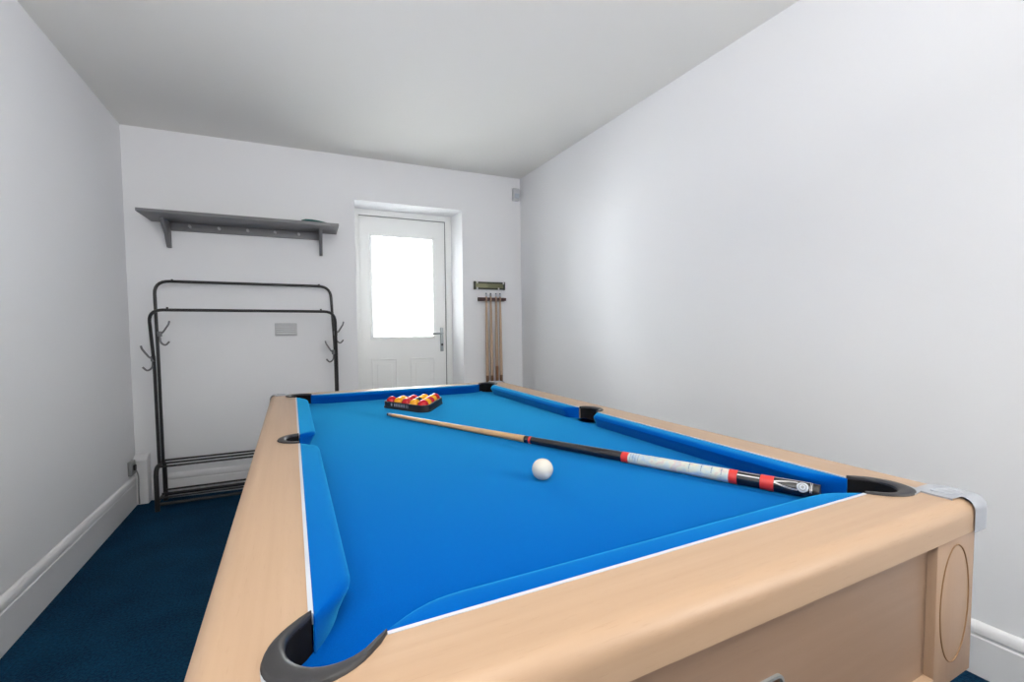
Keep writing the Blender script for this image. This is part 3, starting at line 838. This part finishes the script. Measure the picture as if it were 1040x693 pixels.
# folded teal thing on the right end
b = BM(); n = 14
prof = [(-.085, 0), (-.084, .009), (-.060, .017), (-.02, .018), (.02, .014), (.055, .008), (.082, .002), (.082, 0)]
A = [b.verts.new((x, -.045, z)) for x, z in prof]; B_ = [b.verts.new((x*1.03, -.015, z*1.25)) for x, z in prof]; C_ = [b.verts.new((x*1.0, .03, z*1.25)) for x, z in prof]; D_ = [b.verts.new((x*.9, .055, z*.8)) for x, z in prof]
for r0, r1 in ((A, B_), (B_, C_), (C_, D_)):
    for k in range(len(prof)): b.faces.new((r0[k], r0[(k+1) % len(prof)], r1[(k+1) % len(prof)], r1[k]))
b.faces.new(A); b.faces.new(D_[::-1])
tp = link('folded_cloth', b, M['teal'], smooth=True)
p = BA+BE*1.13-BN*.225; tp.location = (p.x, p.y, sz+.0202); tp.rotation_euler = (0, 0, BROT)
tag(tp, 'small dark teal cloth lying on the right end of the grey wall shelf', 'cloth')

# ------------------------------------------------------------------ things on the back wall
vt = thing('wall_vent', 'small grey louvred vent plate on the back wall behind the garment rail', 'vent'); back(vt)
b = BM(); box(b, .845, .990, -.010, 0, 1.081, 1.171, .003); pl = link('plate', b, M['vent'], vt, smooth='auto')
for k in range(5):
    z = 1.094+k*.0155
    b = BM(); prism(b, [(-.009, z), (-.016, z-.001), (-.016, z+.002), (-.009, z+.009)], .853, .982, axis='x'); link('louvre', b, M['sensor'], pl)

sb = thing('score_board', 'small brass and dark scoreboard on the wall above the cue holder', 'scoreboard'); back(sb)
u0, u1, z0, z1 = 2.352, 2.637, 1.458, 1.522
b = BM(); box(b, u0, u1, -.012, 0, z0, z1, .002); link('back_plate', b, M['olive'], sb, smooth='auto')
for z in (z0, z1-.013):
    b = BM(); box(b, u0+.022, u1-.004, -.018, -.006, z, z+.013, .002); link('slide_rail', b, M['ebony'], sb)
for u in (u0, u1-.016):
    b = BM(); box(b, u, u+.016, -.022, -.004, z0-.003, z1+.003, .003); link('end_bracket', b, M['ebony'], sb)
for u, z in ((2.375, z0+.006), (2.375, z1-.006), (2.57, z0+.006), (2.615, z1-.006)):
    b = BM(); box(b, u, u+.011, -.026, -.012, z-.010, z+.010, .002); link('score_slider', b, M['white'], sb)

ch = thing('cue_holder', 'dark wooden wall clip holding four upright cues', 'cue rack'); back(ch)
cu = [2.456, 2.497, 2.545, 2.583]
b = BM(); pts = [(2.389, 0), (2.389, -.045)]
for c in cu:
    pts += [(c-.0085, -.045), (c-.0085, -.030)]+[(c-.0085*math.cos(PI*k/6), -.030+.0085*math.sin(PI*k/6)) for k in range(1, 6)]+[(c+.0085, -.030), (c+.0085, -.045)]
pts += [(2.634, -.045), (2.634, 0)]
prism(b, pts, 1.362, 1.386); link('clip_bar', b, M['mahogany'], ch)
b = BM(); box(b, 2.389, 2.634, -.006, 0, 1.358, 1.390, .002); link('back_strip', b, M['mahogany'], ch)
clabels = ['leftmost of the four cues standing under the dark wall clip', 'second from left of the four cues standing under the dark wall clip',
           'third from left of the four cues under the wall clip, with brown spliced butt', 'rightmost of the four cues standing under the dark wall clip']
for k, u in enumerate(cu):
    c = thing('standing_cue', clabels[k], 'cue', group='cues standing against the back wall')
    foot = BA+BE*u-BN*.060; top = BA+BE*u-BN*.030+Vector((0, 0, 1.425))
    d = (top-foot); ln = d.length; c.location = foot+Vector((0, 0, .001)); c.rotation_mode = 'QUATERNION'; c.rotation_quaternion = d.to_track_quat('Z', 'Y')
    tb = .80 if k == 2 else .72
    b = BM(); lathe(b, [(0, 0), (.0145, 0), (.0150, .4), (.0135, tb)]+[(0, tb)], 16); link('butt', b, M['butt'] if k != 2 else mat('spliced_butt', (.24, .11, .045), .35, noise=((300, 300, 6), .5, 2)), c, smooth='auto')
    b = BM(); lathe(b, [(0, tb), (.0135, tb), (.0125, 1.0), (.0080, ln-.03), (0, ln-.03)], 16); link('shaft', b, M['ash'], c, smooth='auto')
    b = BM(); lathe(b, [(0, ln-.03), (.0080, ln-.03), (.0070, ln-.008), (0, ln-.008)], 12); link('ferrule', b, M['strip'] if k != 1 else M['socket'], c, smooth='auto')
    b = BM(); lathe(b, [(0, ln-.008), (.0068, ln-.008), (.006, ln), (0, ln+.001)], 12); link('tip', b, M['cue_tip'], c, smooth='auto')

ps = thing('motion_sensor', 'small pale grey motion sensor high in the back right corner', 'sensor'); back(ps)
b = BM(); prism(b, [(0, 2.338), (-.030, 2.338), (-.044, 2.325), (-.044, 2.275), (-.036, 2.240), (-.026, 2.234), (0, 2.234)], 2.716, 2.772, .004, axis='x', seg=3); sbd = link('housing', b, M['sensor'], ps, smooth='auto')
b = BM(); prism(b, [(-.04, 2.292), (-.052, 2.286), (-.050, 2.256), (-.034, 2.246)], 2.722, 2.766, .003, axis='x'); link('lens', b, M['strip'], sbd, smooth='auto')

# boxing and socket in the left corner
bx = BM(); prism(bx, [(-.0, 0), (-.075, 0), (-.075, .285), (-.045, .310), (0, .318)], .012, .088, .004, axis='x')
pb = back(link('trim_1', bx, M['trim'], smooth='auto')); struct(pb)
so = thing('wall_socket', 'small grey socket low on the left wall beside the corner boxing', 'socket')
b = BM(); box(b, LX, LX+.022, 3.10, 3.175, .212, .300, .003); sp_ = link('socket_plate', b, M['socket'], so, smooth='auto')
b = BM(); box(b, LX+.022, LX+.034, 3.122, 3.150, .240, .275, .003); link('plug', b, M['rack'], so)
b = BM(); tube(b, smooth_path([(LX+.03, 3.14, .245), (LX+.040, 3.155, .2), (LX+.032, 3.172, .08), (LX+.032, 3.178, .008)], .03), .004, 8); link('lead', b, M['gap'], so, smooth=True)
